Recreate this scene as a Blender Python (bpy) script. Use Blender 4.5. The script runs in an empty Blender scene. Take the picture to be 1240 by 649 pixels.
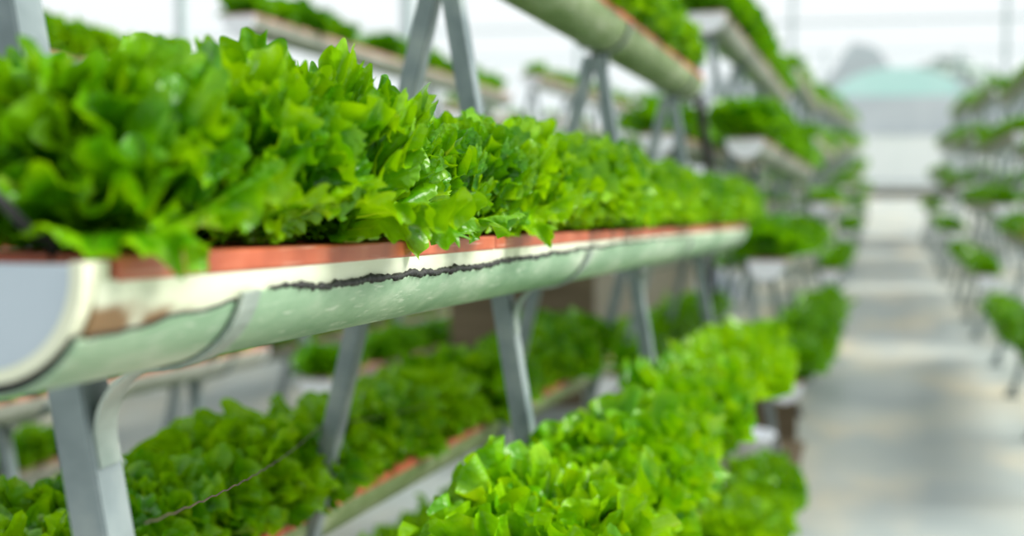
import bpy, math, random
import numpy as np
from mathutils import Vector, Matrix
PI = math.pi
rng = np.random.default_rng(7); random.seed(7)
SC = bpy.context.scene
COL = SC.collection
CAMZ = 1.53

# ------------------------------------------------------------------ helpers
def tag(o, label=None, cat=None, group=None, kind=None):
    if label: o['label'] = label
    if cat: o['category'] = cat
    if group: o['group'] = group
    if kind: o['kind'] = kind
    return o

def link(name, data, parent=None):
    o = bpy.data.objects.new(name, data); COL.objects.link(o)
    if parent: o.parent = parent
    return o

def empty(name, loc, rot=(0, 0, 0)):
    o = bpy.data.objects.new(name, None); COL.objects.link(o)
    o.location = loc; o.rotation_euler = rot; o.empty_display_size = .05
    return o

def copy_tree(o, parent=None):
    c = o.copy(); COL.objects.link(c); c.parent = parent
    for ch in list(o.children): copy_tree(ch, c)
    return c

class MB:
    """collects vertices, faces and material slots of one mesh"""
    def __init__(s): s.v = []; s.f = []; s.m = []; s.smooth = []; s.uv = None
    def add(s, v, f, m=0, smooth=False):
        b = len(s.v); s.v += [tuple(p) for p in v]
        s.f += [tuple(i + b for i in q) for q in f]; s.m += [m] * len(f); s.smooth += [smooth] * len(f)
    def box(s, c, d, m=0, rot=None):
        x, y, z = d[0] / 2, d[1] / 2, d[2] / 2
        P = [Vector((a, b, e)) for a in (-x, x) for b in (-y, y) for e in (-z, z)]
        if rot is not None: P = [rot @ p for p in P]
        P = [p + Vector(c) for p in P]
        s.add(P, [(0, 1, 3, 2), (4, 6, 7, 5), (0, 4, 5, 1), (2, 3, 7, 6), (0, 2, 6, 4), (1, 5, 7, 3)], m)
    def sweep(s, path, side, w, t, m=0):
        """flat bar: path of points in a plane, side = direction of its width, w width, t thickness"""
        side = Vector(side).normalized(); path = [Vector(p) for p in path]; R = []
        for i, p in enumerate(path):
            d = (path[min(i + 1, len(path) - 1)] - path[max(i - 1, 0)]).normalized()
            n = d.cross(side).normalized()
            R.append([p + side * w / 2 + n * t / 2, p + side * w / 2 - n * t / 2, p - side * w / 2 - n * t / 2, p - side * w / 2 + n * t / 2])
        V = [q for r in R for q in r]; F = []
        for i in range(len(path) - 1):
            for k in range(4): F.append((4 * i + k, 4 * i + (k + 1) % 4, 4 * i + 4 + (k + 1) % 4, 4 * i + 4 + k))
        F += [(3, 2, 1, 0), tuple(4 * (len(path) - 1) + k for k in range(4))]
        s.add(V, F, m)
    def tube(s, path, r, n=8, m=0, radii=None):
        path = [Vector(p) for p in path]; V = []; F = []
        for i, p in enumerate(path):
            d = (path[min(i + 1, len(path) - 1)] - path[max(i - 1, 0)]).normalized()
            a = d.orthogonal().normalized() if i == 0 else (a - d * a.dot(d)).normalized()
            b = d.cross(a); rr = radii[i] if radii is not None else r
            V += [p + (a * math.cos(2 * PI * k / n) + b * math.sin(2 * PI * k / n)) * rr for k in range(n)]
        for i in range(len(path) - 1):
            for k in range(n): F.append((i * n + k, i * n + (k + 1) % n, (i + 1) * n + (k + 1) % n, (i + 1) * n + k))
        F += [tuple(reversed(range(n))), tuple((len(path) - 1) * n + k for k in range(n))]
        s.add(V, F, m, True)
    def mesh(s, name, mats):
        me = bpy.data.meshes.new(name); me.from_pydata(s.v, [], s.f)
        for k in (mats if isinstance(mats, (list, tuple)) else [mats]): me.materials.append(k)
        me.polygons.foreach_set('material_index', s.m)
        me.polygons.foreach_set('use_smooth', s.smooth); me.update()
        return me
    def build(s, name, mats, parent=None): return link(name, s.mesh(name, mats), parent)

def bevel(o, w, n=2):
    b = o.modifiers.new('bevel', 'BEVEL'); b.width = w; b.segments = n; b.limit_method = 'ANGLE'; return o

# ------------------------------------------------------------------ materials
def nmat(name):
    m = bpy.data.materials.new(name); m.use_nodes = True
    nt = m.node_tree; nt.nodes.clear()
    out = nt.nodes.new('ShaderNodeOutputMaterial'); b = nt.nodes.new('ShaderNodeBsdfPrincipled')
    nt.links.new(b.outputs[0], out.inputs[0])
    return m, nt, b, out
def N(nt, t, **kw):
    n = nt.nodes.new(t)
    for k, v in kw.items():
        if k.startswith('i_'): n.inputs[k[2:].replace('_', ' ')].default_value = v
        else: setattr(n, k, v)
    return n
def ramp(nt, fac, stops):
    r = nt.nodes.new('ShaderNodeValToRGB'); e = r.color_ramp.elements
    while len(e) > 1: e.remove(e[-1])
    e[0].position, e[0].color = stops[0][0], (*stops[0][1], 1)
    for p, c in stops[1:]:
        q = e.new(p); q.color = (*c, 1)
    nt.links.new(fac, r.inputs[0]); return r.outputs[0]
def noise_mat(name, cols, scale=5, rough=.6, metal=0., detail=5, bump=0., stretch=None, bscale=None, spec=.5):
    m, nt, b, out = nmat(name)
    tc = N(nt, 'ShaderNodeTexCoord'); mp = N(nt, 'ShaderNodeMapping')
    nt.links.new(tc.outputs['Object'], mp.inputs[0])
    if stretch: mp.inputs['Scale'].default_value = stretch
    nz = N(nt, 'ShaderNodeTexNoise'); nz.inputs['Scale'].default_value = scale; nz.inputs['Detail'].default_value = detail
    nt.links.new(mp.outputs[0], nz.inputs['Vector'])
    n = len(cols); st = [(.3 + .4 * i / max(1, n - 1), c) for i, c in enumerate(cols)]
    nt.links.new(ramp(nt, nz.outputs['Fac'], st), b.inputs['Base Color'])
    b.inputs['Roughness'].default_value = rough; b.inputs['Metallic'].default_value = metal
    b.inputs['Specular IOR Level'].default_value = spec
    if bump:
        n2 = N(nt, 'ShaderNodeTexNoise'); n2.inputs['Scale'].default_value = bscale or scale * 6; n2.inputs['Detail'].default_value = 4
        nt.links.new(mp.outputs[0], n2.inputs['Vector'])
        bp = N(nt, 'ShaderNodeBump'); bp.inputs['Strength'].default_value = bump; bp.inputs['Distance'].default_value = .004
        nt.links.new(n2.outputs['Fac'], bp.inputs['Height']); nt.links.new(bp.outputs[0], b.inputs['Normal'])
    return m

def leaf_mat(name, dark, mid, light, vein, trans=.33, fine=True):
    m, nt, b, out = nmat(name)
    L = nt.links.new
    uv = N(nt, 'ShaderNodeUVMap'); sep = N(nt, 'ShaderNodeSeparateXYZ'); L(uv.outputs[0], sep.inputs[0])
    def M(op, a, c=None, clamp=False):
        n = N(nt, 'ShaderNodeMath', operation=op, use_clamp=clamp)
        for i, x in enumerate((a, c)):
            if x is None: continue
            if isinstance(x, (int, float)): n.inputs[i].default_value = x
            else: L(x, n.inputs[i])
        return n.outputs[0]
    u, v = sep.outputs[0], sep.outputs[1]          # u along the leaf 0..1, v across 0..1
    av = M('ABSOLUTE', M('SUBTRACT', v, .5))        # 0 at the midrib, .5 at the margin
    tc = N(nt, 'ShaderNodeTexCoord')
    oi = N(nt, 'ShaderNodeObjectInfo')
    nz = N(nt, 'ShaderNodeTexNoise'); nz.inputs['Scale'].default_value = 14; nz.inputs['Detail'].default_value = 5
    L(tc.outputs['Object'], nz.inputs['Vector'])
    # colour from leaf base to margin, broken by noise and by plant
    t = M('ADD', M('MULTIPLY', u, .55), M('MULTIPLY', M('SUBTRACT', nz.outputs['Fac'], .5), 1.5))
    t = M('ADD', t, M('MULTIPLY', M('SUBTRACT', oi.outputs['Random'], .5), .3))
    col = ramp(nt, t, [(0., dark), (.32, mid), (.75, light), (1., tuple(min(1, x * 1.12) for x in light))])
    # veins radiating from the stalk through the fan of the leaf
    fr = M('ABSOLUTE', M('SUBTRACT', M('FRACT', M('ADD', M('MULTIPLY', v, 13.), M('MULTIPLY', nz.outputs['Fac'], .6))), .5))
    th_ = M('SUBTRACT', .11, M('MULTIPLY', u, .085))
    sv = M('MULTIPLY', M('SUBTRACT', th_, fr), 22., True)
    vm = M('MULTIPLY', sv, M('SUBTRACT', .6, M('MULTIPLY', u, .42)), True)
    mid_v = M('MULTIPLY', M('SUBTRACT', M('SUBTRACT', .012, M('MULTIPLY', u, .008)), av), 160., True)
    vm = M('MAXIMUM', vm, M('MULTIPLY', mid_v, .9), True)
    mx = N(nt, 'ShaderNodeMix', data_type='RGBA'); L(vm, mx.inputs[0]); L(col, mx.inputs[6]); mx.inputs[7].default_value = (*vein, 1)
    L(mx.outputs[2], b.inputs['Base Color'])
    b.inputs['Roughness'].default_value = .27; b.inputs['Specular IOR Level'].default_value = .42
    if fine:
        vo = N(nt, 'ShaderNodeTexVoronoi'); vo.inputs['Scale'].default_value = 120; L(tc.outputs['Object'], vo.inputs['Vector'])
        bp = N(nt, 'ShaderNodeBump'); bp.inputs['Strength'].default_value = .45; bp.inputs['Distance'].default_value = .004
        h = M('ADD', M('MULTIPLY', vo.outputs['Distance'], .8), M('MULTIPLY', vm, -.6))
        L(h, bp.inputs['Height']); L(bp.outputs[0], b.inputs['Normal'])
    tr = N(nt, 'ShaderNodeBsdfTranslucent')
    tcx = N(nt, 'ShaderNodeMix', data_type='RGBA', blend_type='MULTIPLY'); tcx.inputs[0].default_value = 1.
    L(mx.outputs[2], tcx.inputs[6]); tcx.inputs[7].default_value = (1., .95, .05, 1)
    gm = N(nt, 'ShaderNodeGamma'); gm.inputs[1].default_value = .75; L(tcx.outputs[2], gm.inputs[0])
    L(gm.outputs[0], tr.inputs[0])
    ms = N(nt, 'ShaderNodeMixShader'); ms.inputs[0].default_value = trans
    L(b.outputs[0], ms.inputs[1]); L(tr.outputs[0], ms.inputs[2]); L(ms.outputs[0], out.inputs[0])
    return m

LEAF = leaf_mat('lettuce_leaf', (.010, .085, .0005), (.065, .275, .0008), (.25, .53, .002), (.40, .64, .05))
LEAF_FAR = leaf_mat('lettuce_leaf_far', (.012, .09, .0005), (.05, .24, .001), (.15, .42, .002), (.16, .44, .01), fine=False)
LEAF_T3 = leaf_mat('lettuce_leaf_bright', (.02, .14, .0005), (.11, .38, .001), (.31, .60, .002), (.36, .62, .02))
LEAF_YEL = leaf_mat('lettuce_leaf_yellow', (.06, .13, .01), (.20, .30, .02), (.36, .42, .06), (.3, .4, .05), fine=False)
GALV = noise_mat('galvanised_steel', [(.11, .15, .16), (.20, .25, .26), (.32, .37, .36)], 9, .5, .1, bump=.15, bscale=60)
GALV_PALE = noise_mat('galvanised_strap', [(.20, .26, .23), (.32, .38, .34), (.46, .52, .46)], 14, .5, .1, bump=.2)
STRAP_DARK = noise_mat('dark_strap', [(.10, .13, .13), (.18, .22, .22)], 14, .5, .3)
CREAM = noise_mat('cream_plastic', [(.62, .63, .46), (.70, .72, .54), (.76, .78, .62)], 6, .38, bump=.1)
CAPM = noise_mat('grey_cap', [(.42, .49, .55), (.47, .54, .60)], 7, .45)
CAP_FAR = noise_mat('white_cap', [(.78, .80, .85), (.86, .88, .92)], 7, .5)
TAR_GAP = noise_mat('black_sealant_and_gap', [(.004, .005, .005), (.015, .017, .016)], 60, .55, bump=.8, bscale=200)
HOSE = noise_mat('black_hose', [(.006, .006, .007), (.014, .014, .015)], 20, .6)
WIRE = noise_mat('rusty_wire', [(.02, .018, .012), (.09, .06, .03)], 60, .7)
RUBBER = noise_mat('dark_foot', [(.02, .025, .03), (.05, .055, .06)], 12, .6)
WHITE = noise_mat('white_sheet', [(.62, .66, .72), (.72, .76, .80)], 1.2, .7)
BLUESHEET = noise_mat('blue_white_sheet', [(.40, .47, .58), (.55, .62, .72)], 2.5, .6)
BROWN = noise_mat('brown_board', [(.10, .075, .04), (.16, .12, .07), (.22, .17, .10)], 3.5, .8, stretch=(1, .3, 3))
BEIGE = noise_mat('beige_board', [(.36, .32, .24), (.48, .44, .36)], 2.2, .8)
SOIL = noise_mat('dark_soil', [(.015, .012, .008), (.04, .03, .02)], 30, .9, bump=.6)

# green-white trough body: algae patches
def trough_mat(name, a, b_, c, rust=False):
    m, nt, b, out = nmat(name); L = nt.links.new
    tc = N(nt, 'ShaderNodeTexCoord'); mp = N(nt, 'ShaderNodeMapping'); mp.inputs['Scale'].default_value = (1, .35, 1)
    L(tc.outputs['Object'], mp.inputs[0])
    nz = N(nt, 'ShaderNodeTexNoise'); nz.inputs['Scale'].default_value = 9; nz.inputs['Detail'].default_value = 7; nz.inputs['Roughness'].default_value = .65
    L(mp.outputs[0], nz.inputs['Vector'])
    col = ramp(nt, nz.outputs['Fac'], [(.3, a), (.5, b_), (.68, c)])
    # pale scratches
    mp2 = N(nt, 'ShaderNodeMapping'); mp2.inputs['Scale'].default_value = (60, 9, 60); mp2.inputs['Rotation'].default_value = (.5, .3, .2)
    L(tc.outputs['Object'], mp2.inputs[0])
    n2 = N(nt, 'ShaderNodeTexNoise'); n2.inputs['Scale'].default_value = 2.5; n2.inputs['Detail'].default_value = 3; L(mp2.outputs[0], n2.inputs['Vector'])
    f = ramp(nt, n2.outputs['Fac'], [(.60, (0, 0, 0)), (.72, (.45, .45, .45))])
    mx = N(nt, 'ShaderNodeMix', data_type='RGBA'); L(f, mx.inputs[0]); L(col, mx.inputs[6]); mx.inputs[7].default_value = (.72, .78, .66, 1)
    last = mx.outputs[2]
    if rust:
        sp = N(nt, 'ShaderNodeSeparateXYZ'); L(tc.outputs['Object'], sp.inputs[0])
        n3 = N(nt, 'ShaderNodeTexNoise'); n3.inputs['Scale'].default_value = 26; n3.inputs['Detail'].default_value = 5; L(tc.outputs['Object'], n3.inputs['Vector'])
        # a rust stain that sits near the broken end (object y below .25)
        g = N(nt, 'ShaderNodeMapRange'); g.inputs[1].default_value = .26; g.inputs[2].default_value = .02; L(sp.outputs[1], g.inputs[0])
        g2 = N(nt, 'ShaderNodeMapRange'); g2.inputs[1].default_value = rust[0]; g2.inputs[2].default_value = rust[1]; L(sp.outputs[2], g2.inputs[0])
        p = N(nt, 'ShaderNodeMath', operation='MULTIPLY'); L(g.outputs[0], p.inputs[0]); L(g2.outputs[0], p.inputs[1])
        q = N(nt, 'ShaderNodeMath', operation='MULTIPLY'); L(p.outputs[0], q.inputs[0]); L(n3.outputs['Fac'], q.inputs[1])
        rf = ramp(nt, q.outputs[0], [(.2, (0, 0, 0)), (.42, (.95, .95, .95))])
        m3 = N(nt, 'ShaderNodeMix', data_type='RGBA'); L(rf, m3.inputs[0]); L(last, m3.inputs[6]); m3.inputs[7].default_value = (.20, .10, .03, 1)
        last = m3.outputs[2]
    L(last, b.inputs['Base Color']); b.inputs['Roughness'].default_value = .5
    bp = N(nt, 'ShaderNodeBump'); bp.inputs['Strength'].default_value = .18; bp.inputs['Distance'].default_value = .003
    L(nz.outputs['Fac'], bp.inputs['Height']); L(bp.outputs[0], b.inputs['Normal'])
    return m
PIPE = trough_mat('green_white_pipe', (.12, .26, .14), (.27, .42, .27), (.54, .63, .49), rust=(-.055, -.02))
CREAMR = trough_mat('cream_gutter', (.58, .62, .44), (.66, .70, .54), (.72, .75, .60), rust=(-.004, -.03))
PIPE_TOP = trough_mat('olive_pipe', (.09, .15, .04), (.16, .23, .09), (.30, .36, .21))
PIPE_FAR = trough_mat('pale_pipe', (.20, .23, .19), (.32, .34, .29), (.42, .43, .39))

# brick-red planting board
def red_mat():
    m, nt, b, out = nmat('brick_red_board'); L = nt.links.new
    tc = N(nt, 'ShaderNodeTexCoord')
    nz = N(nt, 'ShaderNodeTexNoise'); nz.inputs['Scale'].default_value = 11; nz.inputs['Detail'].default_value = 6; L(tc.outputs['Object'], nz.inputs['Vector'])
    col = ramp(nt, nz.outputs['Fac'], [(.3, (.30, .055, .02)), (.5, (.44, .095, .038)), (.7, (.52, .15, .075))])
    mp = N(nt, 'ShaderNodeMapping'); mp.inputs['Scale'].default_value = (30, 4, 120); L(tc.outputs['Object'], mp.inputs[0])
    n2 = N(nt, 'ShaderNodeTexNoise'); n2.inputs['Scale'].default_value = 2; L(mp.outputs[0], n2.inputs['Vector'])
    f = ramp(nt, n2.outputs['Fac'], [(.62, (0, 0, 0)), (.75, (.5, .5, .5))])
    mx = N(nt, 'ShaderNodeMix', data_type='RGBA'); L(f, mx.inputs[0]); L(col, mx.inputs[6]); mx.inputs[7].default_value = (.70, .45, .36, 1)
    L(mx.outputs[2], b.inputs['Base Color']); b.inputs['Roughness'].default_value = .42
    return m
RED = red_mat()
RED_FAR = noise_mat('pale_red_board', [(.38, .16, .10), (.50, .28, .20)], 6, .7)  # paler red for the boards of the farther racks

# concrete floor
def floor_mat():
    m, nt, b, out = nmat('concrete'); L = nt.links.new
    tc = N(nt, 'ShaderNodeTexCoord')
    n1 = N(nt, 'ShaderNodeTexNoise'); n1.inputs['Scale'].default_value = .9; n1.inputs['Detail'].default_value = 6; L(tc.outputs['Object'], n1.inputs['Vector'])
    c1 = ramp(nt, n1.outputs['Fac'], [(.3, (.24, .285, .28)), (.5, (.33, .37, .35)), (.7, (.44, .46, .40))])
    mp = N(nt, 'ShaderNodeMapping'); mp.inputs['Scale'].default_value = (.5, .22, 1); L(tc.outputs['Object'], mp.inputs[0])
    n2 = N(nt, 'ShaderNodeTexNoise'); n2.inputs['Scale'].default_value = 2.6; n2.inputs['Detail'].default_value = 3; L(mp.outputs[0], n2.inputs['Vector'])
    f = ramp(nt, n2.outputs['Fac'], [(.48, (0, 0, 0)), (.68, (.75, .75, .75))])
    mx = N(nt, 'ShaderNodeMix', data_type='RGBA'); L(f, mx.inputs[0]); L(c1, mx.inputs[6]); mx.inputs[7].default_value = (.56, .50, .35, 1)
    L(mx.outputs[2], b.inputs['Base Color'])
    r = N(nt, 'ShaderNodeMapRange'); r.inputs[3].default_value = .35; r.inputs[4].default_value = .75; L(n1.outputs['Fac'], r.inputs[0]); L(r.outputs[0], b.inputs['Roughness'])
    return m

# ------------------------------------------------------------------ lettuce
def _cubic(P, m):
    a = P.shape[0]; x = np.linspace(0, a - 1, m); i = np.minimum(x.astype(int), a - 2); t = (x - i)[:, None, None]
    g = lambda k: P[np.clip(k, 0, a - 1)]
    p0, p1, p2, p3 = g(i - 1), g(i), g(i + 1), g(i + 2)
    return .5 * (2 * p1 + (p2 - p0) * t + (2 * p0 - 5 * p1 + 4 * p2 - p3) * t ** 2 + (3 * p1 - p0 - 3 * p2 + p3) * t ** 3)
def resize(P, nu, nv):
    return _cubic(_cubic(P, nu).transpose(1, 0, 2), nv).transpose(1, 0, 2)

def grow_leaf(seed):
    """a leaf blade of unit length whose margin has grown longer than its middle: a sheet of springs that settles into frills"""
    r = np.random.default_rng(seed); P = None
    ph = r.uniform(0, 6.28, 8); asp = r.uniform(.78, .98); span = math.radians(r.uniform(122, 134))
    for (nu, nv, G, its, nz_) in ((8, 34, .13, 120, .04), (14, 90, .50, 160, .02), (24, 230, 1.8, 220, .012)):
        q = np.linspace(.04, 1, nu)[:, None] ** .85; S = np.linspace(-1, 1, nv)[None, :]
        th = S * span
        rho = .86 / np.sqrt(np.cos(th / 2) ** 4 + (np.sin(th / 2) ** 2 * .86 / (asp * .34)) ** 2)
        rho = rho * (1 + .05 * np.sin(5 * S + ph[0]) + .04 * np.sin(11 * S + ph[1]) + .03 * np.sin(23 * S + ph[2]) + .02 * np.sin(47 * S + ph[3]))
        Fl = np.stack([.12 + q * rho * np.cos(th), q * rho * np.sin(th), 0 * q * rho], -1)
        grow = 1 + G * (np.repeat(q, nv, 1) ** 4.) * (1 + .35 * np.sin(4 * S + ph[4]) + .25 * np.sin(9 * S + ph[5]))
        if P is None: P = Fl.copy()
        else: P = resize(P, nu, nv)
        nn = r.normal(size=(nu, nv)); nn = (nn + np.roll(nn, 1, 1) + np.roll(nn, -1, 1)) / 2
        P[..., 2] += nz_ * nn * q ** 2
        def rest(di, dj, stretch=1.):
            A = Fl[:nu - di, :nv - dj] if dj >= 0 else Fl[:nu - di, -dj:]; B = Fl[di:, dj:] if dj >= 0 else Fl[di:, :nv + dj]
            gA = grow[:nu - di, :nv - dj] if dj >= 0 else grow[:nu - di, -dj:]; gB = grow[di:, dj:] if dj >= 0 else grow[di:, :nv + dj]
            d = B - A; g = (gA + gB) / 2
            # growth acts along the margin direction only
            tm = (th[:, :nv - dj] + th[:, dj:]) / 2 if dj >= 0 else (th[:, -dj:] + th[:, :nv + dj]) / 2
            tx, ty = -np.sin(tm), np.cos(tm)
            along = d[..., 0] * tx + d[..., 1] * ty; perp = d[..., 0] * -ty + d[..., 1] * tx
            return np.sqrt((along * g) ** 2 + perp ** 2 + 1e-12) * stretch
        cons = [(0, 1, rest(0, 1), 0), (1, 0, rest(1, 0), 0), (1, 1, rest(1, 1), 0), (1, -1, rest(1, -1), 0),
                (0, 2, rest(0, 2, .90), 1), (2, 0, rest(2, 0, .96), 1), (0, 3, rest(0, 3, .74), 1)]
        pin = np.ones((nu, nv, 1)); pin[0] = 0; pin[1] = .3
        for it in range(its):
            D = np.zeros_like(P); cnt = np.zeros((nu, nv, 1))
            for di, dj, L0, push in cons:
                sa = (slice(0, nu - di), slice(0, nv - dj)) if dj >= 0 else (slice(0, nu - di), slice(-dj, nv))
                sb = (slice(di, nu), slice(dj, nv)) if dj >= 0 else (slice(di, nu), slice(0, nv + dj))
                d = P[sb] - P[sa]; l = np.sqrt((d * d).sum(-1)) + 1e-9
                c = (l - L0) / l * .5
                if push: c = np.minimum(c, 0) * .7
                c = c[..., None] * d
                D[sa] += c; D[sb] -= c; cnt[sa] += 1; cnt[sb] += 1
            P = P + D / cnt * 1.7 * pin
    for it in range(3): P[:, 1:-1] = P[:, 1:-1] * .5 + (P[:, :-2] + P[:, 2:]) * .25
    return P

_templates = [grow_leaf(900 + i) for i in range(10)]

def leaf_np(L, W, nu, nv, a0, curl, ruf, cup, seed, twist=0., droop_tip=0.):
    """one frilly leaf placed on a curving midrib; +x outwards, z up; returns verts, uv"""
    r = np.random.default_rng(seed)
    T = _templates[int(r.integers(len(_templates)))]
    T = resize(T, nu, nv) if (nu, nv) != T.shape[:2] else T
    R = np.repeat(np.linspace(0, 1, nu)[:, None] ** .85, nv, 1); S = np.repeat(np.linspace(-1, 1, nv)[None, :], nu, 0)
    fl = r.choice([-1, 1])
    X0 = T[..., 0] * L; Y = T[..., 1] * fl * L * (W / (.8 * L)); n = T[..., 2] * L * ruf * r.choice([-1, 1])
    n = n + L * .014 * np.sin(13 * R + 5 * np.sin(7 * S + seed % 7)) * np.sin(17 * S + 3 * R) * R
    if nv > 60:      # small teeth along the margin
        e = np.clip((R - .74) / .26, 0, 1) ** 1.6; f = 1. if nv > 300 else .32; w = np.sin(f * (190 * S + 6 * np.sin(9 * S + seed % 5))) * .4 + np.abs(np.sin(f * (150 * S + 7 * np.sin(13 * S)))) * .6 + np.abs(np.sin(f * (61 * S + 5 * np.sin(7 * S)))) * .9 - .95
        gx = np.zeros_like(T); gx[1:] = T[1:] - T[:-1]; gx /= np.linalg.norm(gx, axis=-1, keepdims=True) + 1e-9; w = e * w * L * .045
        X0 = X0 + gx[..., 0] * w; Y = Y + gx[..., 1] * w * fl; n = n + gx[..., 2] * w
    U = np.clip(X0 / L, 0, 1.3)
    n = n + cup * W * (Y / W) ** 2 * 1.6
    ug = np.linspace(0, 1.3, 60); angc = a0 + curl * ug ** 1.6 + droop_tip * np.clip(ug - .6, 0, 1) ** 2 * 6
    du = ug[1] - ug[0]
    cx = np.concatenate([[0], np.cumsum(np.sin(angc[:-1]) * du)]); cz = np.concatenate([[0], np.cumsum(np.cos(angc[:-1]) * du)])
    ang = np.interp(U, ug, angc); ex = np.minimum(X0, 0)
    X = L * np.interp(U, ug, cx) + ex * np.sin(a0) - n * np.cos(ang)
    Z = L * np.interp(U, ug, cz) + ex * np.cos(a0) + n * np.sin(ang)
    if twist:
        tt = twist * U; zc = L * np.interp(U, ug, cz)
        Y, Z = Y * np.cos(tt) - (Z - zc) * np.sin(tt), zc + Y * np.sin(tt) + (Z - zc) * np.cos(tt)
    return np.stack([X, Y, Z], -1).reshape(-1, 3), np.stack([R, (S + 1) / 2], -1).reshape(-1, 2)

def grid_faces(nu, nv):
    i = np.arange(nu - 1)[:, None] * nv + np.arange(nv - 1)[None, :]; i = i.reshape(-1)
    return np.stack([i, i + 1, i + nv + 1, i + nv], -1)

def np_mesh(name, V, F, UVv, mat, smooth=True):
    me = bpy.data.meshes.new(name)
    me.vertices.add(len(V)); me.vertices.foreach_set('co', V.astype('f').ravel())
    nf = len(F); me.loops.add(nf * 4); me.polygons.add(nf)
    me.loops.foreach_set('vertex_index', F.astype('i').ravel())
    me.polygons.foreach_set('loop_start', np.arange(0, nf * 4, 4, dtype='i'))
    me.polygons.foreach_set('use_smooth', np.full(nf, smooth))
    uvl = me.uv_layers.new(name='UVMap'); uvl.data.foreach_set('uv', UVv[F.ravel()].astype('f').ravel())
    me.materials.append(mat); me.update(calc_edges=True); me.validate()
    return me

HANG = {100: 1, 102: 2, 104: 1}        # which heads have side leaves that flop over the edge of the board
def head_arrays(nl, nu, nv, R, H, seed, ruf=1., hang=False):
    """a whole head: nl leaves on a golden-angle rosette; R outer reach, H height"""
    r = np.random.default_rng(seed); VV = []; FF = []; UU = []; b = 0
    gf = grid_faces(nu, nv)
    for i in range(nl):
        t = i / (nl - 1)                               # 0 outermost .. 1 heart
        a0 = math.radians(62 - 54 * t ** .8 + r.uniform(-7, 7)); curl = math.radians((30 - 22 * t) + r.uniform(-16, 16))
        L = H * (.92 + .16 * math.sin(t * 2.6) - .22 * max(0, t - .65)) * r.uniform(.88, 1.08)
        if t < .3: L *= .95 * R / (H * .8)
        if hang and i < HANG.get(seed, 0): a0 = math.radians(r.uniform(62, 70)); curl = math.radians(r.uniform(48, 62)); L = .162 * r.uniform(.97, 1.05)
        W = L * (.92 - .28 * t) * r.uniform(.88, 1.1)
        V, U = leaf_np(L, W, nu, nv, a0, curl, ruf * r.uniform(.85, 1.2), r.uniform(-.25, .35) * (.5 + t), int(r.integers(1e9)), r.uniform(-.3, .3))
        az = i * 2.39996 + r.uniform(-.3, .3)
        if hang and i < HANG.get(seed, 0): az = (-.55, .35)[i] + r.uniform(-.2, .2)
        c, s = math.cos(az), math.sin(az)
        V = V + np.array([.010 * (1 - t) + .004, 0, .010 * t])
        V = np.stack([V[:, 0] * c - V[:, 1] * s, V[:, 0] * s + V[:, 1] * c, V[:, 2]], -1)
        if hang and i >= HANG.get(seed, 0):
            lim = .052 + .35 * np.clip(V[:, 2], 0, .1); k_ = .45 + 2.5 * np.clip(V[:, 2], 0, .12)
            V[:, 0] = np.sign(V[:, 0]) * np.where(np.abs(V[:, 0]) > lim, lim + (np.abs(V[:, 0]) - lim) * k_, np.abs(V[:, 0]))
        # leaves rest on the board; on the big heads the tips hang over the edge of the trough
        low = .003 + .006 * np.sin(V[:, 1] * 90 + i) ** 2 - (np.clip(np.abs(V[:, 0]) - .10, 0, .06) * (1.1 if i < HANG.get(seed, 0) else .05) if hang else 0)
        V[:, 2] = np.where(V[:, 2] < low, low + .15 * (V[:, 2] - low) * (V[:, 2] > -.02) * .2, V[:, 2])
        VV.append(V); FF.append(gf + b); UU.append(U); b += len(V)
    return np.concatenate(VV), np.concatenate(FF), np.concatenate(UU)

def head_mesh(name, mat, *a, **k):
    V, F, U = head_arrays(*a, **k); return np_mesh(name, V, F, U, mat)

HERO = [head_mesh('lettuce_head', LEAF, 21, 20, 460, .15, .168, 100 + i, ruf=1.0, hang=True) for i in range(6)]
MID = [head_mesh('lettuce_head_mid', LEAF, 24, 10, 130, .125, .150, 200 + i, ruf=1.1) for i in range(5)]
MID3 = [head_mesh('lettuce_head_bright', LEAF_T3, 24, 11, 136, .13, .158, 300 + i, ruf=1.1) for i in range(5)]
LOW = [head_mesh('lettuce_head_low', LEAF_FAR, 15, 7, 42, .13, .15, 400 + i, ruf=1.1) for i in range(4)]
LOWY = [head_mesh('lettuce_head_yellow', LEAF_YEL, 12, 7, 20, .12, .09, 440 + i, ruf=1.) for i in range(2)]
VLOW = [head_arrays(9, 4, 12, .13, .15, 500 + i, ruf=1.) for i in range(4)]

# ------------------------------------------------------------------ rack parts
RT = .085            # trough radius
ORD = ['first', 'second', 'third', 'fourth', 'fifth', 'sixth', 'seventh', 'eighth', 'ninth', 'tenth', 'eleventh', 'twelfth', 'thirteenth',
       'fourteenth', 'fifteenth', 'sixteenth', 'seventeenth', 'eighteenth', 'nineteenth', 'twentieth', 'twenty-first', 'twenty-second',
       'twenty-third', 'twenty-fourth', 'twenty-fifth', 'twenty-sixth', 'twenty-seventh', 'twenty-eighth', 'twenty-ninth', 'thirtieth']

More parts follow.
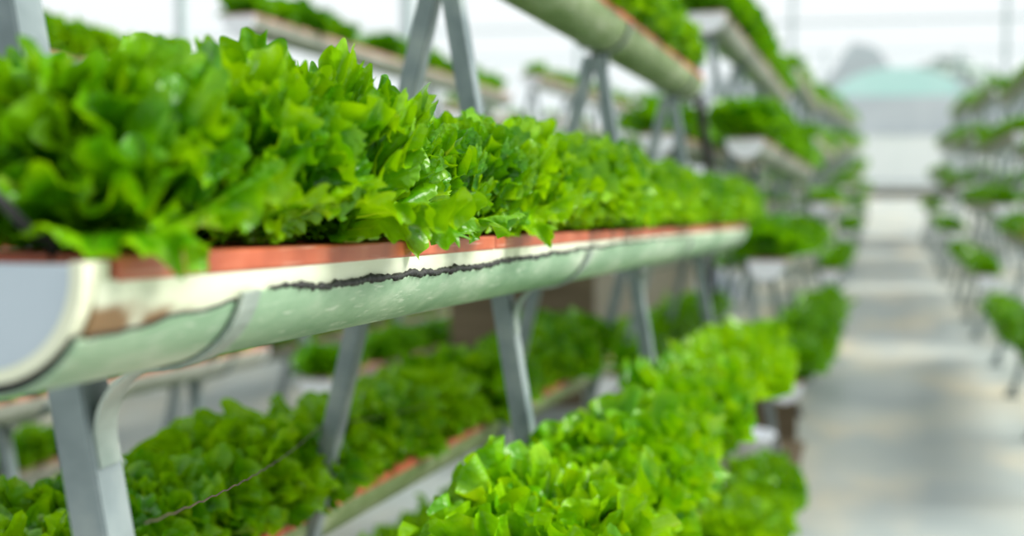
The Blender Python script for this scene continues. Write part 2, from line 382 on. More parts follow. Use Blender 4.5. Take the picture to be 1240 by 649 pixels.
def halfpipe(L, r, t, ny, a0=0., a1=PI, na=20, jag=None, yoff=0.):
    """lower half shell around the y axis, from angle a0 (right lip, 0) down and round to a1 (left lip, pi)"""
    m = MB(); V = []; F = []
    ys = np.linspace(0, L, ny)
    for j, y in enumerate(ys):
        aa = a0 if jag is None else jag(y)
        for rr in (r, r - t):
            for k in range(na + 1):
                a = aa + (a1 - aa) * k / na
                V.append((rr * math.cos(a), y + yoff, -rr * math.sin(a)))
    n1 = na + 1; row = 2 * n1
    for j in range(ny - 1):
        for k in range(na):
            p = j * row + k
            F.append((p, p + 1, p + row + 1, p + row)); q = p + n1
            F.append((q, q + row, q + row + 1, q + 1))
        for k in (0, na):
            p = j * row + k; F.append((p, p + row, p + row + n1, p + n1) if k == 0 else (p, p + n1, p + row + n1, p + row))
    for j in (0, ny - 1):
        for k in range(na):
            p = j * row + k; F.append((p, p + n1, p + n1 + 1, p + 1) if j == 0 else (p, p + 1, p + n1 + 1, p + n1))
    m.add(V, F, 0, True); return m

def auto_smooth(o, ang=40):
    try: o.data.set_sharp_from_angle(angle=math.radians(ang))
    except Exception: pass
    return o

def cap_mb(r, y, t, rise=.006):
    m = MB(); n = 16
    prof = [(r, rise), ] + [(r * math.cos(PI * k / n), -r * math.sin(PI * k / n)) for k in range(n + 1)] + [(-r, rise)]
    V = [(x, y, z) for x, z in prof] + [(x, y + t, z) for x, z in prof]; k = len(prof)
    F = [tuple(range(k)), tuple(reversed(range(k, 2 * k)))] + [(i, i + k, (i + 1) % k + k, (i + 1) % k) for i in range(k)]
    m.add(V, F); return m

def trough_proto(L, mat, capmat, joints=True):
    """a plain hanging gutter trough: body, end caps, joint straps"""
    root = empty('hydroponic_trough', (0, 0, 0))
    b = halfpipe(L, RT, .004, 2).build('gutter', mat, root)
    auto_smooth(b)
    for y in (-.012, L): cap_mb(RT + .004, y, .012).build('end_cap', capmat, root)
    return root

def board_proto(L, mat):
    """planting board that covers the trough, with a shallow turned-down edge"""
    m = MB(); m.box((0, L / 2, .010), (2 * RT + .002, L - .008, .018))
    return m

def legline(side, h):      # corner of the legs at relative height h (measured from the rack's datum)
    return (.01 + .17 * (.48 - h)) if side > 0 else (-.01 - .245 * (.48 - h))

def frame_meshes(zd, lips, tiers_x, foot_z):
    """builds one A-frame in local coords: origin at the apex x, on the floor. zd: datum height in world; returns dict of meshes"""
    out = []
    top = lips[0] - RT - .012
    for side in (1, -1):
        m = MB(); z1 = zd + top; z0 = foot_z
        x1, x0 = legline(side, top), legline(side, z0 - zd)
        # angle iron: a face towards -y and a face towards +x
        m.sweep([(x0 - .0165, 0, z0), (x1 - .0165, 0, z1)], (1, 0, 0), .033, .004)
        m.sweep([(x0, .022, z0), (x1, .022, z1)], (0, 1, 0), .044, .004)
        out.append(('leg', m))
        fm = MB(); fm.box((x0 - .01, .02, .012), (.085, .085, .024)); fm.box((x0 - .01, .02, .045), (.05, .055, .05)); out.append(('foot', fm))
    # top saddle: strap under the top trough
    m = MB(); n = 18
    m.sweep([((RT + .006) * math.cos(-PI * k / n), .02, zd + lips[0] + (RT + .006) * math.sin(-PI * k / n)) for k in range(n + 1)], (0, 1, 0), .03, .004)
    m.box((0, .02, zd + top - .012), (.05, .03, .05))
    out.append(('saddle', m))
    for (tx, h) in tiers_x:
        s = 1 if tx > 0 else -1; r = RT + .0075; cz = zd + h
        p = []
        for k in range(0, 9):
            a = math.radians(13 + k * 9.9); p.append((tx + s * r * math.cos(a), .022, cz - r * math.sin(a)))
        # s-bend down on to the leg
        def lx(z): return legline(s, z - zd) + (.003 if s > 0 else -.036)
        e = Vector((lx(cz - .165), cz - .165)); a = Vector((p[-1][0], p[-1][2])); t0 = Vector((-s * .085, -.0)); t1 = Vector((s * .02, -.12))
        for k in range(1, 11):
            t = k / 10; h00 = 2 * t**3 - 3 * t**2 + 1; h10 = t**3 - 2 * t**2 + t; h01 = -2 * t**3 + 3 * t**2; h11 = t**3 - t**2
            q = a * h00 + t0 * h10 + e * h01 + t1 * h11; p.append((q.x, .022, q.y))
        p.append((lx(cz - .185), .022, cz - .185))
        m = MB(); m.sweep(p, (0, 1, 0), .036, .004)
        out.append(('bracket', m))
        # inner prong that holds the other side
        m = MB(); r2 = RT + .0045
        m.sweep([(tx + s * r2 * math.cos(math.radians(a_)), .022, cz - r2 * math.sin(math.radians(a_))) for a_ in (98, 110, 122, 134, 146, 158, 170, 178)], (0, 1, 0), .03, .003)
        out.append(('inner_prong', m))
    return out

TX = dict(R2=.189, R3=.30, R4=.395, L2=-.235, L3=-.385, L4=-.505)
LIPS_A = dict(T1=.565, R2=-.052, R3=-.635, R4=-1.13, L2=-.052, L3=-.635, L4=-1.13)
LIPS_B = dict(T1=.985, R2=.37, R3=-.23, R4=-.825, L2=.37, L3=-.23, L4=-.825)   # filled below with start heights at y=6.9

# ------------------------------------------------------------------ view test (plain geometry, used only to decide what is worth building singly)
yaw, pit, F_ = .2578, .076, 1700.
def proj(p):
    c, s = math.cos(yaw), math.sin(yaw); cp, sp = math.cos(pit), math.sin(pit)
    x, y, z = p[0], p[1], p[2] - CAMZ
    d = x * (-s * cp) + y * c * cp - z * sp
    if d < .1: return (-9999, -9999, d)
    return (620 + F_ * (x * c + y * s) / d, 324.5 - F_ * (x * -s * sp + y * c * sp + z * cp) / d, d)
def seen(p, m=90):
    u, v, d = proj(p); k = m + 140 / max(d, .3)
    return -k < u < 1240 + k and -k < v < 649 + k

NAMES = dict(T1='top trough', R2='upper aisle-side trough', R3='middle aisle-side trough', R4='lowest aisle-side trough',
             L2='upper far-side trough', L3='middle far-side trough', L4='lowest far-side trough')
heads = []           # (score, position, rotation, scale, kind, label, group)
trough_len_protos = {}
far_points = []      # for the mass of distant heads

def rack_block(xa, y0, L, lips, g, name, detail, frames, sparse=None, skip=(), yellow=()):
    """one run of A-frames with seven troughs. lips: heights (relative to the camera height) of trough lips at y0; g: fall per metre"""
    gang = -math.atan(g)
    for key, h in lips.items():
        if key in skip: continue
        x = xa + (0 if key == 'T1' else TX[key]); z = CAMZ + h
        tl = f'{NAMES[key]} of the {name}'
        # trough
        if not (detail == 2 and key == 'R2'):
            if not any(seen((x, y0 + L * t, z - g * L * t)) for t in np.linspace(0, 1, 9)): continue
            pk = (L, 'top' if detail == 2 else 'far')
            if pk not in trough_len_protos:
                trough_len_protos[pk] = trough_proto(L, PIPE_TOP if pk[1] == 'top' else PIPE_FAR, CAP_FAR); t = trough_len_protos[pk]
            else: t = copy_tree(trough_len_protos[pk])
            t.location = (x, y0, z); t.rotation_euler = (gang, 0, 0)
            tag(t, f'pale half-round gutter, {tl}', 'trough', 'half-round hydroponic troughs on the steel racks')
            bl = board_cache(L); o = link('planting_board', bl); o.location = (x, y0, z); o.rotation_euler = (gang, 0, 0)
            tag(o, f'brick-red board covering the {tl}', 'board', 'red planting boards on the troughs')
        # lettuces
        sp = .185 if detail == 2 else (.2 if detail == 1 else .24)
        if key == 'R2' and detail == 2: continue
        n = int((L - .1) / sp)
        for i in range(n):
            y = y0 + .1 + i * sp + random.uniform(-.02, .02); p = (x + random.uniform(-.012, .012), y, z - g * (y - y0) + .012)
            if not seen(p): continue
            if sparse and random.random() < sparse: continue
            s = random.uniform(.85, 1.12)
            if detail == 2 and key == 'R3': p = (p[0] + .02, p[1], p[2])
            if detail == 2 and key == 'L3': p = (p[0] - .025, p[1], p[2])
            if detail == 1: s *= 1.22
            if key in ('R3',) and detail == 2: s *= 1.2 if y > 2.2 else 1.32
            elif key in ('L3',) and detail == 2: s *= 1.24
            elif key in ('R4', 'L4') and detail >= 1: s *= 1.12
            u, v, d = proj(p)
            score = 1 / d
            if key == 'L2' and detail == 2: score *= .05
            if key in ('L2', 'L3', 'L4') and detail == 1 and xa > -2: score *= .45
            if key == 'R4' and detail == 2 and v > 700: score *= .3
            kind = 'Y' if key in yellow else ('3' if (key == 'R3' and detail == 2) else ('M' if detail == 2 else 'L'))
            lb = f'{ORD[n - 1 - i]} lettuce from the far end of the {tl}' if detail >= 1 else f'curly green lettuce in the {tl}'
            heads.append((score, p, random.uniform(0, 6.28), s, kind, lb, f'lettuces in the {tl}'))
    # frames
    fm = frame_cache(lips, g, y0, frames, xa, detail, name)

_bc = {}
def board_cache(L):
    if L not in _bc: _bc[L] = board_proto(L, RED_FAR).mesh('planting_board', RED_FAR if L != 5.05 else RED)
    return _bc[L]

def frame_cache(lips, g, y0, frames, xa, detail, name):
    k = 0
    for y in frames:
        if not any(seen((xa + dx, y, z)) for dx in (-.5, 0, .4) for z in (.05, .6, 1.2, 1.8)): continue
        zd = CAMZ - g * (y - y0); k += 1
        tiers = [(TX[q], lips[q]) for q in ('R2', 'R3', 'R4', 'L2', 'L3', 'L4')]
        zr = {q: lips[q] for q in lips}
        parts = frame_meshes_rel(zd, zr, detail)
        root = empty('a_frame', (xa, y, 0))
        where = {2: f'the cracked grey-green trough', }.get(detail)
        tag(root, f'{ORD[k - 1]} galvanised angle-iron A-frame of the {name}', 'rack frame', 'galvanised A-frames under the troughs')
        if detail >= 1:
            for n_, m in parts:
                mt = GALV if n_ in ('leg',) else (RUBBER if n_ == 'foot' else (GALV_PALE if n_ == 'bracket' else STRAP_DARK))
                m.build(n_, mt, root)
        else:
            m = MB()
            for n_, q in parts:
                if n_ in ('leg', 'foot', 'bracket'): m.add(q.v, q.f)
            bpy.data.objects.remove(root)
            o = m.build('a_frame', GALV); o.location = (xa, y, 0)
            tag(o, f'{ORD[k - 1]} galvanised angle-iron A-frame of the {name}', 'rack frame', 'galvanised A-frames under the troughs')

def frame_meshes_rel(zd, lips, detail):
    d0 = lips['T1'] - .565      # datum shift so that the leg lines keep their place relative to the top trough
    tiers = [(TX[q], lips[q] - d0) for q in ('R2', 'R3', 'R4', 'L2', 'L3', 'L4') if not (detail < 1 and q[0] == 'brown board standing on the floor in the gap between the rack rows')]
    return frame_meshes(zd + d0, [lips['T1'] - d0], tiers, .0)

# ------------------------------------------------------------------ build the near rack
XA = -.82; YA = .9; LA = 5.05; GA = .038
lipsA = {k: v - .038 * .9 for k, v in LIPS_A.items()}
lipsA['T1'] = .565 - .034
rack_block(XA, YA, LA, lipsA, GA, 'near rack', 2, [1.12, 2.62, 4.12, 5.62], skip=())

# the cracked trough at eye level
zr = CAMZ + lipsA['R2']; xr = XA + TX['R2']
hero = empty('hydroponic_trough', (xr, YA, zr), (-math.atan(GA), 0, 0))
tag(hero, 'cracked grey-green half-round trough with cream rim crossing in front of everything', 'trough', 'half-round hydroponic troughs on the steel racks')
auto_smooth(halfpipe(LA, RT, .004, 60, na=28).build('gutter', CREAMR, hero))
_r = np.random.default_rng(5)
_jx = np.linspace(0, LA, 700); _jn = np.convolve(_r.normal(size=760), np.ones(9) / 9, 'same')[:700]; _jn2 = np.convolve(_r.normal(size=760), np.ones(3) / 3, 'same')[:700]
def jag(y):     # angle below the lip at which the outer pipe's broken edge runs
    base = np.interp(y, [0, .1, .2, .3, .55, .9, 1.5, 2.2, 3., 4., 5.05], [30, 26, 22, 14, 18, 17, 12, 9, 8, 7, 7])
    return math.radians(float(base + np.interp(y, _jx, _jn) * 2.2 + np.interp(y, _jx, _jn2) * .8))
# two lengths of outer pipe
auto_smooth(halfpipe(.249, RT + .0035, .003, 30, na=24, jag=lambda y: jag(max(0, y - .014)), a1=PI - .2, yoff=-.014).build('outer_pipe', PIPE, hero))
p2 = halfpipe(LA - .262, RT + .0035, .003, 420, na=20, jag=lambda y: jag(y + .262), a1=PI - .2, yoff=.262).build('outer_pipe', PIPE, hero); auto_smooth(p2)
# black sealant squeezed out along the broken edge
m = MB(); pts = []; rad = []
for y in np.arange(.29, 3.3, .0045):
    a = jag(y) - math.radians(1.5); rr = RT + .0025 + .0012 * math.sin(y * 90)
    pts.append((rr * math.cos(a), y, -rr * math.sin(a)))
    rad.append(max(.0008, (.0036 * np.interp(y, [.29, .36, .5, 1.2, 2, 3.3], [.35, .8, 1.15, .9, .6, .3])) * (1 + .45 * float(_r.normal()) * .6)))
m.tube(pts, .003, 7, radii=rad); m.build('sealant', TAR_GAP, hero)
m = MB(); pts = []
for y in np.arange(.0, .24, .006):
    a = jag(y) - .01; pts.append(((RT + .0015) * math.cos(a), y, -(RT + .0015) * math.sin(a)))
m.tube(pts, .0016, 6); m.build('sealant', TAR_GAP, hero)
# grey end cap with a cream rim, and the dark gap under it
o = cap_mb(RT - .012, -.016, .006, rise=.012).build('end_cap', CAPM, hero); bevel(o, .002)
m = MB(); n = 20
m.sweep([((RT - .007), -.0, .014)] + [((RT - .007 - .006 * math.sin(PI * k / n)) * math.cos(PI * k / n), .0, -(RT - .007 - .006 * math.sin(PI * k / n)) * math.sin(PI * k / n)) for k in range(n + 1)] + [(-(RT - .007), 0, .014)], (0, 1, 0), .036, .010)
o = m.build('cap_rim', CREAM, hero); o['label'] = 'cream rim around the grey end cap'
m = MB()
m.sweep([((RT - .003) * math.cos(math.radians(a)), -.006, -(RT - .003) * math.sin(math.radians(a))) for a in range(30, 152, 6)], (0, 1, 0), .012, .010)
m.build('dark_gap_strip', TAR_GAP, hero)  # solid black strip put in as the darkness of the gap under the cap

# red planting boards over the cracked trough
bl = [1.05, 1.3, 1.3, 1.36]; yy = .022
for i, l in enumerate(bl):
    m = MB(); m.box((0, l / 2, .003), (2 * RT + .002, l - .004, .018)); m.box((RT - .002, l / 2, .002), (.008, l - .004, .020))
    o = bevel(m.build('planting_board', RED), .003, 2)
    o.location = (xr, YA + yy, zr - GA * yy + .006); o.rotation_euler = (-math.atan(GA), 0, 0); yy += l
    tag(o, f'brick-red planting board, {ORD[i]} from the grey end cap on the cracked trough', 'board', 'red planting boards on the troughs')

# lettuces in the cracked trough
hero_y = [1.04, 1.245, 1.43, 1.60, 1.80, 1.985]
while hero_y[-1] < YA + LA - .12: hero_y.append(hero_y[-1] + .18 + random.uniform(-.012, .012))
cracked = []
hs = [.9, .97, 1.12, .85, .9, .95]
for i, y in enumerate(hero_y):
    z = zr - GA * (y - YA) + .019
    me = HERO[i % 6] if i < 8 else MID[i % 5]
    o = link('lettuce', me); s = hs[i] if i < len(hs) else random.uniform(.92, 1.08) * (1.05 if i > 6 else 1)
    o.location = (xr + (.004 if i % 2 else -.006), y, z); o.rotation_euler = (0, 0, random.uniform(-.3, .3))
    o.scale = (s, s, s * random.uniform(.97, 1.05))
    look = {0: 'large blurred frilly lettuce next to the grey end cap', 1: 'frilly green lettuce, second from the grey end cap, on the red board',
            2: 'tall crisp frilly lettuce with drooping side leaf, third from the grey end cap'}.get(
            i, f'frilly green lettuce, {ORD[min(i, 29)]} from the grey end cap, in the cracked trough')
    tag(o, look, 'lettuce', 'lettuces in the cracked trough')
    cracked.append(o)

# hose, wire, drain pipe
m = MB(); m.tube([(-.76, .88, 1.60), (-.66, .875, 1.545), (-.63, .875, 1.52), (-.612, .885, 1.50), (-.602, .90, 1.48), (-.600, .925, 1.47), (-.600, .93, 1.45)], .0045, 10)
tag(m.build('drip_hose', HOSE), 'thin black drip hose bending down into the red board by the end cap', 'hose')
m = MB(); a = Vector((-.655, 1.15, 1.195)); b = Vector((-1.083, 2.60, .965 + .035)); c = Vector((-1.15, 4.10, .86))
pts = []
for k in range(60): t = k / 59; pts.append(a.lerp(b, t) + Vector((0, 0, -.018 * 4 * t * (1 - t) + .0012 * math.sin(k * 2.1))))
for k in range(1, 50): t = k / 49; pts.append(b.lerp(c, t) + Vector((0, 0, -.02 * 4 * t * (1 - t))))
m.tube(pts, .0011, 5); tag(m.build('wire', WIRE), 'thin rusty wire strung between the legs below the cracked trough', 'wire')
m = MB(); pts = [(-.80, 5.93, CAMZ + .30), (-.78, 6.02, CAMZ + .29), (-.77, 6.12, CAMZ + .24), (-.765, 6.2, CAMZ + .15), (-.755, 6.27, CAMZ + .02), (-.74, 6.3, CAMZ - .12), (-.74, 6.3, CAMZ - .26)]
P = []
for i in range(len(pts) - 1):
    for k in range(8): P.append(Vector(pts[i]).lerp(Vector(pts[i + 1]), k / 8))
m.tube(P, .02, 12, radii=[.019 + .003 * (i % 2) for i in range(len(P))])
tag(m.build('drain_hose', HOSE), 'black corrugated drain hose curving down from the far end of the near top trough', 'hose')

# ------------------------------------------------------------------ the other racks
def lipsB(d=0., g=.03): return {k: v for k, v in dict(T1=.71 + d, R2=.10 + d, R3=-.49 + d, R4=-1.09 + d, L2=.12 + d, L3=-.49 + d, L4=-1.09 + d).items()}
rack_block(-.84, 6.9, 5.0, lipsB(), .035, 'second aisle rack', 1, [7.05, 8.5, 9.95, 11.4])
rack_block(-.84, 12.9, 5.0, lipsB(.10), .03, 'third aisle rack', 0, [13.05, 14.5, 15.95, 17.4])
y = 18.9; i = 3
while y < 40:
    rack_block(-.84, y, 5.0, lipsB(.16 + .09 * (i - 3)), .02, f'{ORD[i]} aisle rack', 0, [y + .15 + 1.45 * q for q in range(4)], sparse=.1); y += 6; i += 1
# row to the left
rack_block(-3.1, .9, 5.0, lipsA, GA, 'near rack in the row behind', 0, [1.12, 2.62, 4.12, 5.5], skip=('L2',), sparse=.05)
rack_block(-3.1, 6.45, 5.0, lipsB(), .035, 'second rack in the row behind', 0, [6.6, 8.05, 9.5, 10.95], skip=(), sparse=.1)
y = 12.4; i = 2
while y < 44:
    rack_block(-3.1, y, 5.0, lipsB(.05), .02, f'{ORD[i]} rack in the row behind', 0, [y + .15 + 1.45 * q for q in range(4)], sparse=.35); y += 6; i += 1
for rx, nm in ((-5.4, 'third row'), (-7.7, 'fourth row')):
    y = 4.9 if rx > -6 else 8.; i = 0
    while y < 36:
        rack_block(rx, y, 5.0, lipsB(.0), .03, f'{ORD[i]} rack in the {nm}', 0, [y + .15 + 1.45 * q for q in range(4)], sparse=.62); y += 6; i += 1
# row on the other side of the aisle
y = 6.5; i = 0
while y < 27:
    rack_block(1.38, y, 5.0, lipsB(.03 + .08 * i), .02, f'{ORD[i]} rack across the aisle', 0, [y + .15 + 1.45 * q for q in range(4)], sparse=.04,
               yellow=('L3', 'L2') if i in (0, 1) else ()); y += 6; i += 1
y = 18.; i = 0
while y < 33:
    rack_block(3.6, y, 5.0, lipsB(.15 + .08 * i), .02, f'{ORD[i]} rack in the outermost row', 0, [y + .15 + 1.45 * q for q in range(4)], sparse=.3); y += 6; i += 1

# individual heads: the ones that show largest; the rest one mass
heads.sort(key=lambda q: -q[0])
NI = 300 - len(cracked)
for idx, (sc_, p, rz, s, kind, lab, grp) in enumerate(heads[:NI]):
    src = {'M': MID, '3': MID3, 'L': LOW, 'Y': LOWY}[kind]
    if kind == 'L' and sc_ > .16: src = MID
    o = link('lettuce', src[idx % len(src)]); o.location = p; o.rotation_euler = (random.uniform(-.08, .08), random.uniform(-.08, .08), rz); o.scale = (s, s, s)
    tag(o, lab, 'lettuce', grp)
def mass(name, items, mat, label):
    VV = []; FF = []; UU = []; b = 0
    for idx, (sc_, p, rz, s, kind, lab, grp) in enumerate(items):
        V, F, U = VLOW[idx % 4]; c, sn = math.cos(rz) * s, math.sin(rz) * s
        VV.append(np.stack([V[:, 0] * c - V[:, 1] * sn + p[0], V[:, 0] * sn + V[:, 1] * c + p[1], V[:, 2] * s + p[2]], -1)); FF.append(F + b); UU.append(U); b += len(V)
    if not VV: return
    o = link(name, np_mesh(name, np.concatenate(VV), np.concatenate(FF), np.concatenate(UU), mat))
    tag(o, label, 'lettuces', kind='stuff')
rest = heads[NI:]
mass('distant_lettuces', rest, LEAF_FAR, 'blurred green lettuces filling the troughs of all the distant racks')
print('HEADS', len(heads), 'rest', len(rest))

# ------------------------------------------------------------------ setting
m = MB(); m.add([(-40, -6, 0), (40, -6, 0), (40, 110, 0), (-40, 110, 0)], [(0, 1, 2, 3)])
tag(m.build('floor', floor_mat()), kind='structure')

HAZE_ROOF = noise_mat('pale_grey_roof', [(.50, .55, .57), (.60, .64, .66)], .4, .9)  # distant haze is painted into the pale colours of these buildings and trees
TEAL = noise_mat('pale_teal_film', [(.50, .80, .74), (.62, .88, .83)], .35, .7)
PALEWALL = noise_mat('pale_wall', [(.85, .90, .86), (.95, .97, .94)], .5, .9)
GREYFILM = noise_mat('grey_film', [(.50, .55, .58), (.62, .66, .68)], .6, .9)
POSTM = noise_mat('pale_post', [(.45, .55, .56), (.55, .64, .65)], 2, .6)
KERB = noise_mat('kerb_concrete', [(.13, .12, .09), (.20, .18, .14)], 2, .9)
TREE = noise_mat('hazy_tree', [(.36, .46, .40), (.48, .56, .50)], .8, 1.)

# low end wall of the greenhouse
m = MB(); m.box((0, 60.2, .19), (60, .3, .38)); tag(m.build('wall_end', KERB), kind='structure')
# far arched greenhouse behind it
gh = empty('greenhouse_building', (.6, 66, 0))
tag(gh, 'pale arched greenhouse with teal gable seen at the far end of the aisle', 'building')
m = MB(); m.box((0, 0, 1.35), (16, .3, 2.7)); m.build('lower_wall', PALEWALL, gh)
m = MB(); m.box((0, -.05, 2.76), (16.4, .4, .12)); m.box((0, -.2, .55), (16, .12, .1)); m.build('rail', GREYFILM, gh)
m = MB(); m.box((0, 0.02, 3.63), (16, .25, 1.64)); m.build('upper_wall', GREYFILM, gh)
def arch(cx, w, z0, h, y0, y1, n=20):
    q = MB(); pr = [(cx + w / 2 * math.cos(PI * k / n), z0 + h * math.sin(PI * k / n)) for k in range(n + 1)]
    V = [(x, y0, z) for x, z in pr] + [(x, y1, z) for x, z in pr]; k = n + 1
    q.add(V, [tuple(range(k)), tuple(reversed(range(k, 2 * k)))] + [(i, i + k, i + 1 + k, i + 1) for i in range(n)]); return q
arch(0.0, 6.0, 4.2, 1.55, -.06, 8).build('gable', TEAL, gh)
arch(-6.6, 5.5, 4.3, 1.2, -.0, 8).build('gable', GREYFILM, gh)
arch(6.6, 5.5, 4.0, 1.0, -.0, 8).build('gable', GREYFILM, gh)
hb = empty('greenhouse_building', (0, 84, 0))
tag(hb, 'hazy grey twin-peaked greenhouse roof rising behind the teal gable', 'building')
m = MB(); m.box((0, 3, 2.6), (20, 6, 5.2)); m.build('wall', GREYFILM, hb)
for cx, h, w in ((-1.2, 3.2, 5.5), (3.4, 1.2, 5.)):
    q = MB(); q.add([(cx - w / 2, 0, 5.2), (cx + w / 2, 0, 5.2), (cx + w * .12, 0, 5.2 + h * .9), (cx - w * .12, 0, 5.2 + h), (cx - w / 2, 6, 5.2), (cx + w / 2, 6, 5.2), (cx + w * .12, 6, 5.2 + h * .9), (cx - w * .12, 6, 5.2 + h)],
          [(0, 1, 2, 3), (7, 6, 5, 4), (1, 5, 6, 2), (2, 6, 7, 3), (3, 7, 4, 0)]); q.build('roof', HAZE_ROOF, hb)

def tree(x, y, h, w, lab):
    t = empty('tree', (x, y, 0)); r = np.random.default_rng(int(abs(x * 77) + y))
    m = MB(); m.tube([(0, 0, 0), (.1, 0, h * .35), (0, 0, h * .7)], .25, 8, radii=[.3, .22, .12]); m.build('trunk', KERB, t)
    VV = []; FF = []; b = 0
    for k in range(700):
        d = r.normal(size=3); d /= np.linalg.norm(d); c = d * np.array([w / 2, w / 2, h * .3]) * r.uniform(.55, 1.) ** .5 + np.array([0, 0, h * .68])
        a = r.normal(size=3); a /= np.linalg.norm(a); e = np.cross(a, d); e /= np.linalg.norm(e) + 1e-6; s = w * .07
        VV.append(np.array([c - a * s - e * s, c + a * s - e * s, c + a * s + e * s, c - a * s + e * s])); FF.append(np.array([[0, 1, 2, 3]]) + b); b += 4
    V = np.concatenate(VV); link('crown', np_mesh('crown', V, np.concatenate(FF), np.zeros((len(V), 2)), TREE, False), t)
    tag(t, lab, 'tree')
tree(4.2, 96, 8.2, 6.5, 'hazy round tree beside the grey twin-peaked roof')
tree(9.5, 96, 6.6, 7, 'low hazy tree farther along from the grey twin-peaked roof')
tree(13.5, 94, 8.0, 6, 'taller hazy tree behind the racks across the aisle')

# greenhouse posts and tie bars
k = 0
for x, y in ((-1.9, 30.3), (2.35, 30.2), (-1.95, 48.2), (2.35, 48.2), (-1.93, 12.35), (-4.25, 12.35), (-4.25, 30.3), (-6.5, 12.3), (-6.5, 30.3), (-8.9, 20.), (-4.25, 6.0), (-6.5, 6.)):
    m = MB(); m.box((0, 0, 2.6), (.09, .09, 5.2)); m.box((0, 0, .04), (.2, .2, .08))
    o = m.build('trim_%d' % k, POSTM); o.location = (x, y, 0); tag(o, kind='structure'); k += 1
for y, z in ((30.3, 4.42), (48.2, 5.1), (12.35, 4.2)):
    m = MB(); m.box((0, 0, 0), (60, .05, .05))
    o = m.build('trim_%d' % k, POSTM); o.location = (0, y, z); tag(o, kind='structure'); k += 1
# white side wall of the greenhouse far to the left
m = MB(); m.box((-15, 30, .6), (.1, 62, 1.2)); tag(m.build('wall_left', PALEWALL), kind='structure')

# odds and ends between and under the racks
m = MB(); m.box((0, 0, .42), (.05, .9, .84)); o = m.build('brown_board', BROWN); o.location = (-2.15, 8.4, 0)
o.rotation_euler = (0, 0, -1.25); tag(o, 'brown board standing on the floor under the second rack', 'board')
m = MB(); m.box((0, 0, .21), (.66, .04, .42)); o = m.build('brown_board', BROWN); o.location = (-.76, 7.75, 0)
tag(o, 'low brown board standing in the gap before the second aisle rack', 'board')
m = MB()
m.add([(-.45, -.35, 0), (.45, -.35, 0), (.45, .1, .95), (-.45, .1, .95), (-.45, .38, 0), (.45, .38, 0), (.45, .14, .97), (-.45, .14, .97)],
      [(0, 1, 2, 3), (5, 4, 7, 6), (3, 2, 6, 7), (1, 5, 6, 2), (4, 0, 3, 7), (0, 4, 5, 1)])
o = m.build('sheet_cover', BLUESHEET); o.location = (-1.98, 15.5, 0); tag(o, 'blue-white sheet draped over a sloping box behind the rack legs', 'cover')
m = MB(); m.box((0, 0, .43), (1.6, .05, .86)); o = m.build('beige_panel', BEIGE); o.location = (-2.35, 12.1, 0)
tag(o, 'beige panel leaning on the floor beyond the rack legs', 'panel')
m = MB(); m.box((0, 0, .005), (.84, 3.2, .01)); o = m.build('brown_mat', BROWN); o.location = (-.80, 6.1, 0)
tag(o, 'brown mat lying on the floor under the end of the near rack', 'mat')
m = MB(); m.tube([(0, 0, z) for z in (.90, 1.1, 1.3, 1.56)], .006, 6); m.tube([(0, 0, .63), (0, 0, .635), (0, 0, .66), (0, 0, .84), (0, 0, .87), (0, 0, .91)], .03, 12, radii=[.01, .03, .034, .034, .03, .01])
o = m.build('hanging_hose_end', HOSE); o.location = (-1.075, 9.15, 0); tag(o, 'black hose end hanging below the upper trough of the second aisle rack', 'hose')
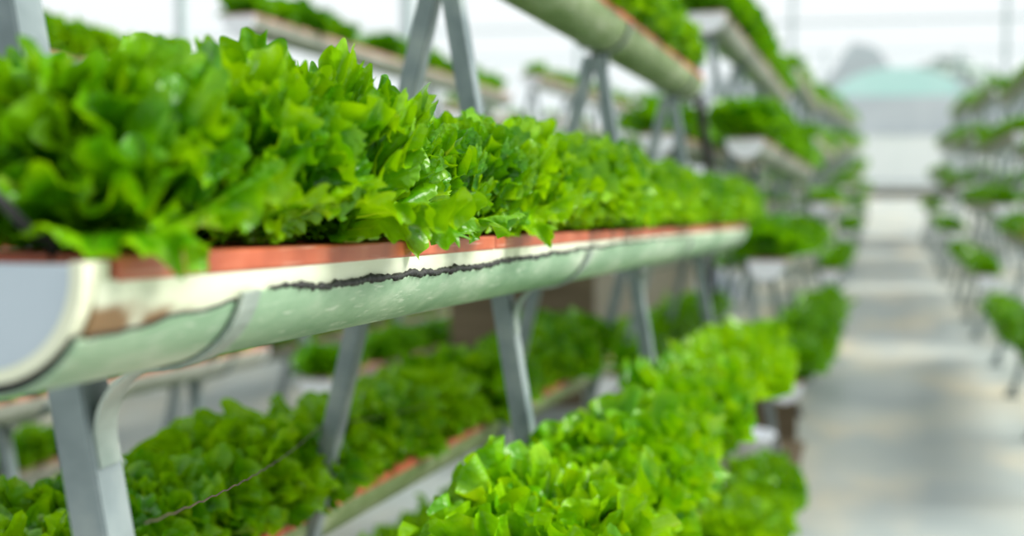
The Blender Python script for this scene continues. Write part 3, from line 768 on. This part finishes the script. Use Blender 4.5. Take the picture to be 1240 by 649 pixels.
# white basin in the gap between the racks
m = MB(); n = 20; V = []; F = []
prof = [(0, .03), (.10, .03), (.14, .17), (.155, .172), (.155, .165), (.145, .160), (.115, 0), (0, 0)]
for i, (r_, z) in enumerate(prof):
    V += [(r_ * math.cos(2 * PI * k / n), r_ * math.sin(2 * PI * k / n), z) for k in range(n)]
for i in range(len(prof) - 1):
    for k in range(n): F.append((i * n + k, i * n + (k + 1) % n, (i + 1) * n + (k + 1) % n, (i + 1) * n + k))
m.add(V, F, 0, True); o = m.build('basin', WHITE); o.location = (-.60, 6.35, .13)
tag(o, 'white plastic basin on a block between the two aisle racks', 'basin')
m = MB(); m.box((0, 0, .06), (.3, .26, .12)); o = bevel(m.build('block', BEIGE), .01); o.location = (-.60, 6.35, .01); tag(o, 'beige block on the floor carrying the white basin', 'block')

# ------------------------------------------------------------------ light, camera
w = bpy.data.worlds.new('sky'); SC.world = w; w.use_nodes = True
nt = w.node_tree; nt.nodes.clear()
bg = N(nt, 'ShaderNodeBackground'); wo = N(nt, 'ShaderNodeOutputWorld'); tc = N(nt, 'ShaderNodeTexCoord'); sp = N(nt, 'ShaderNodeSeparateXYZ')
nt.links.new(tc.outputs['Generated'], sp.inputs[0])
c = ramp(nt, sp.outputs[2], [(0., (.86, .95, .96)), (.12, (.94, .99, 1.)), (.5, (.90, .95, 1.))])
nt.links.new(c, bg.inputs[0]); bg.inputs[1].default_value = 1.0; nt.links.new(bg.outputs[0], wo.inputs[0])
sd = bpy.data.lights.new('sun', 'SUN'); sd.energy = 5.6; sd.angle = math.radians(36); sd.color = (1., .97, .90)
so = link('sun', sd); dvec = Vector((.9, .28, .85)).normalized(); so.rotation_euler = dvec.to_track_quat('Z', 'Y').to_euler()

cd = bpy.data.cameras.new('camera'); cam = link('camera', cd); SC.camera = cam
cam.location = (0, 0, CAMZ); cam.rotation_euler = (PI / 2 - pit, 0, yaw)
cd.sensor_width = 36; cd.lens = 36 * 1700 / 1240; cd.clip_start = .05; cd.clip_end = 400
cd.dof.use_dof = True; cd.dof.focus_distance = 1.70; cd.dof.aperture_fstop = 2.2; cd.dof.aperture_blades = 0
vs = SC.view_settings; vs.view_transform = 'Standard'; vs.look = 'None'; vs.exposure = .1; vs.gamma = 1.; vs.use_curve_mapping = False
SC.cycles.use_denoising = True
SC.cycles.max_bounces = 8; SC.cycles.transmission_bounces = 6
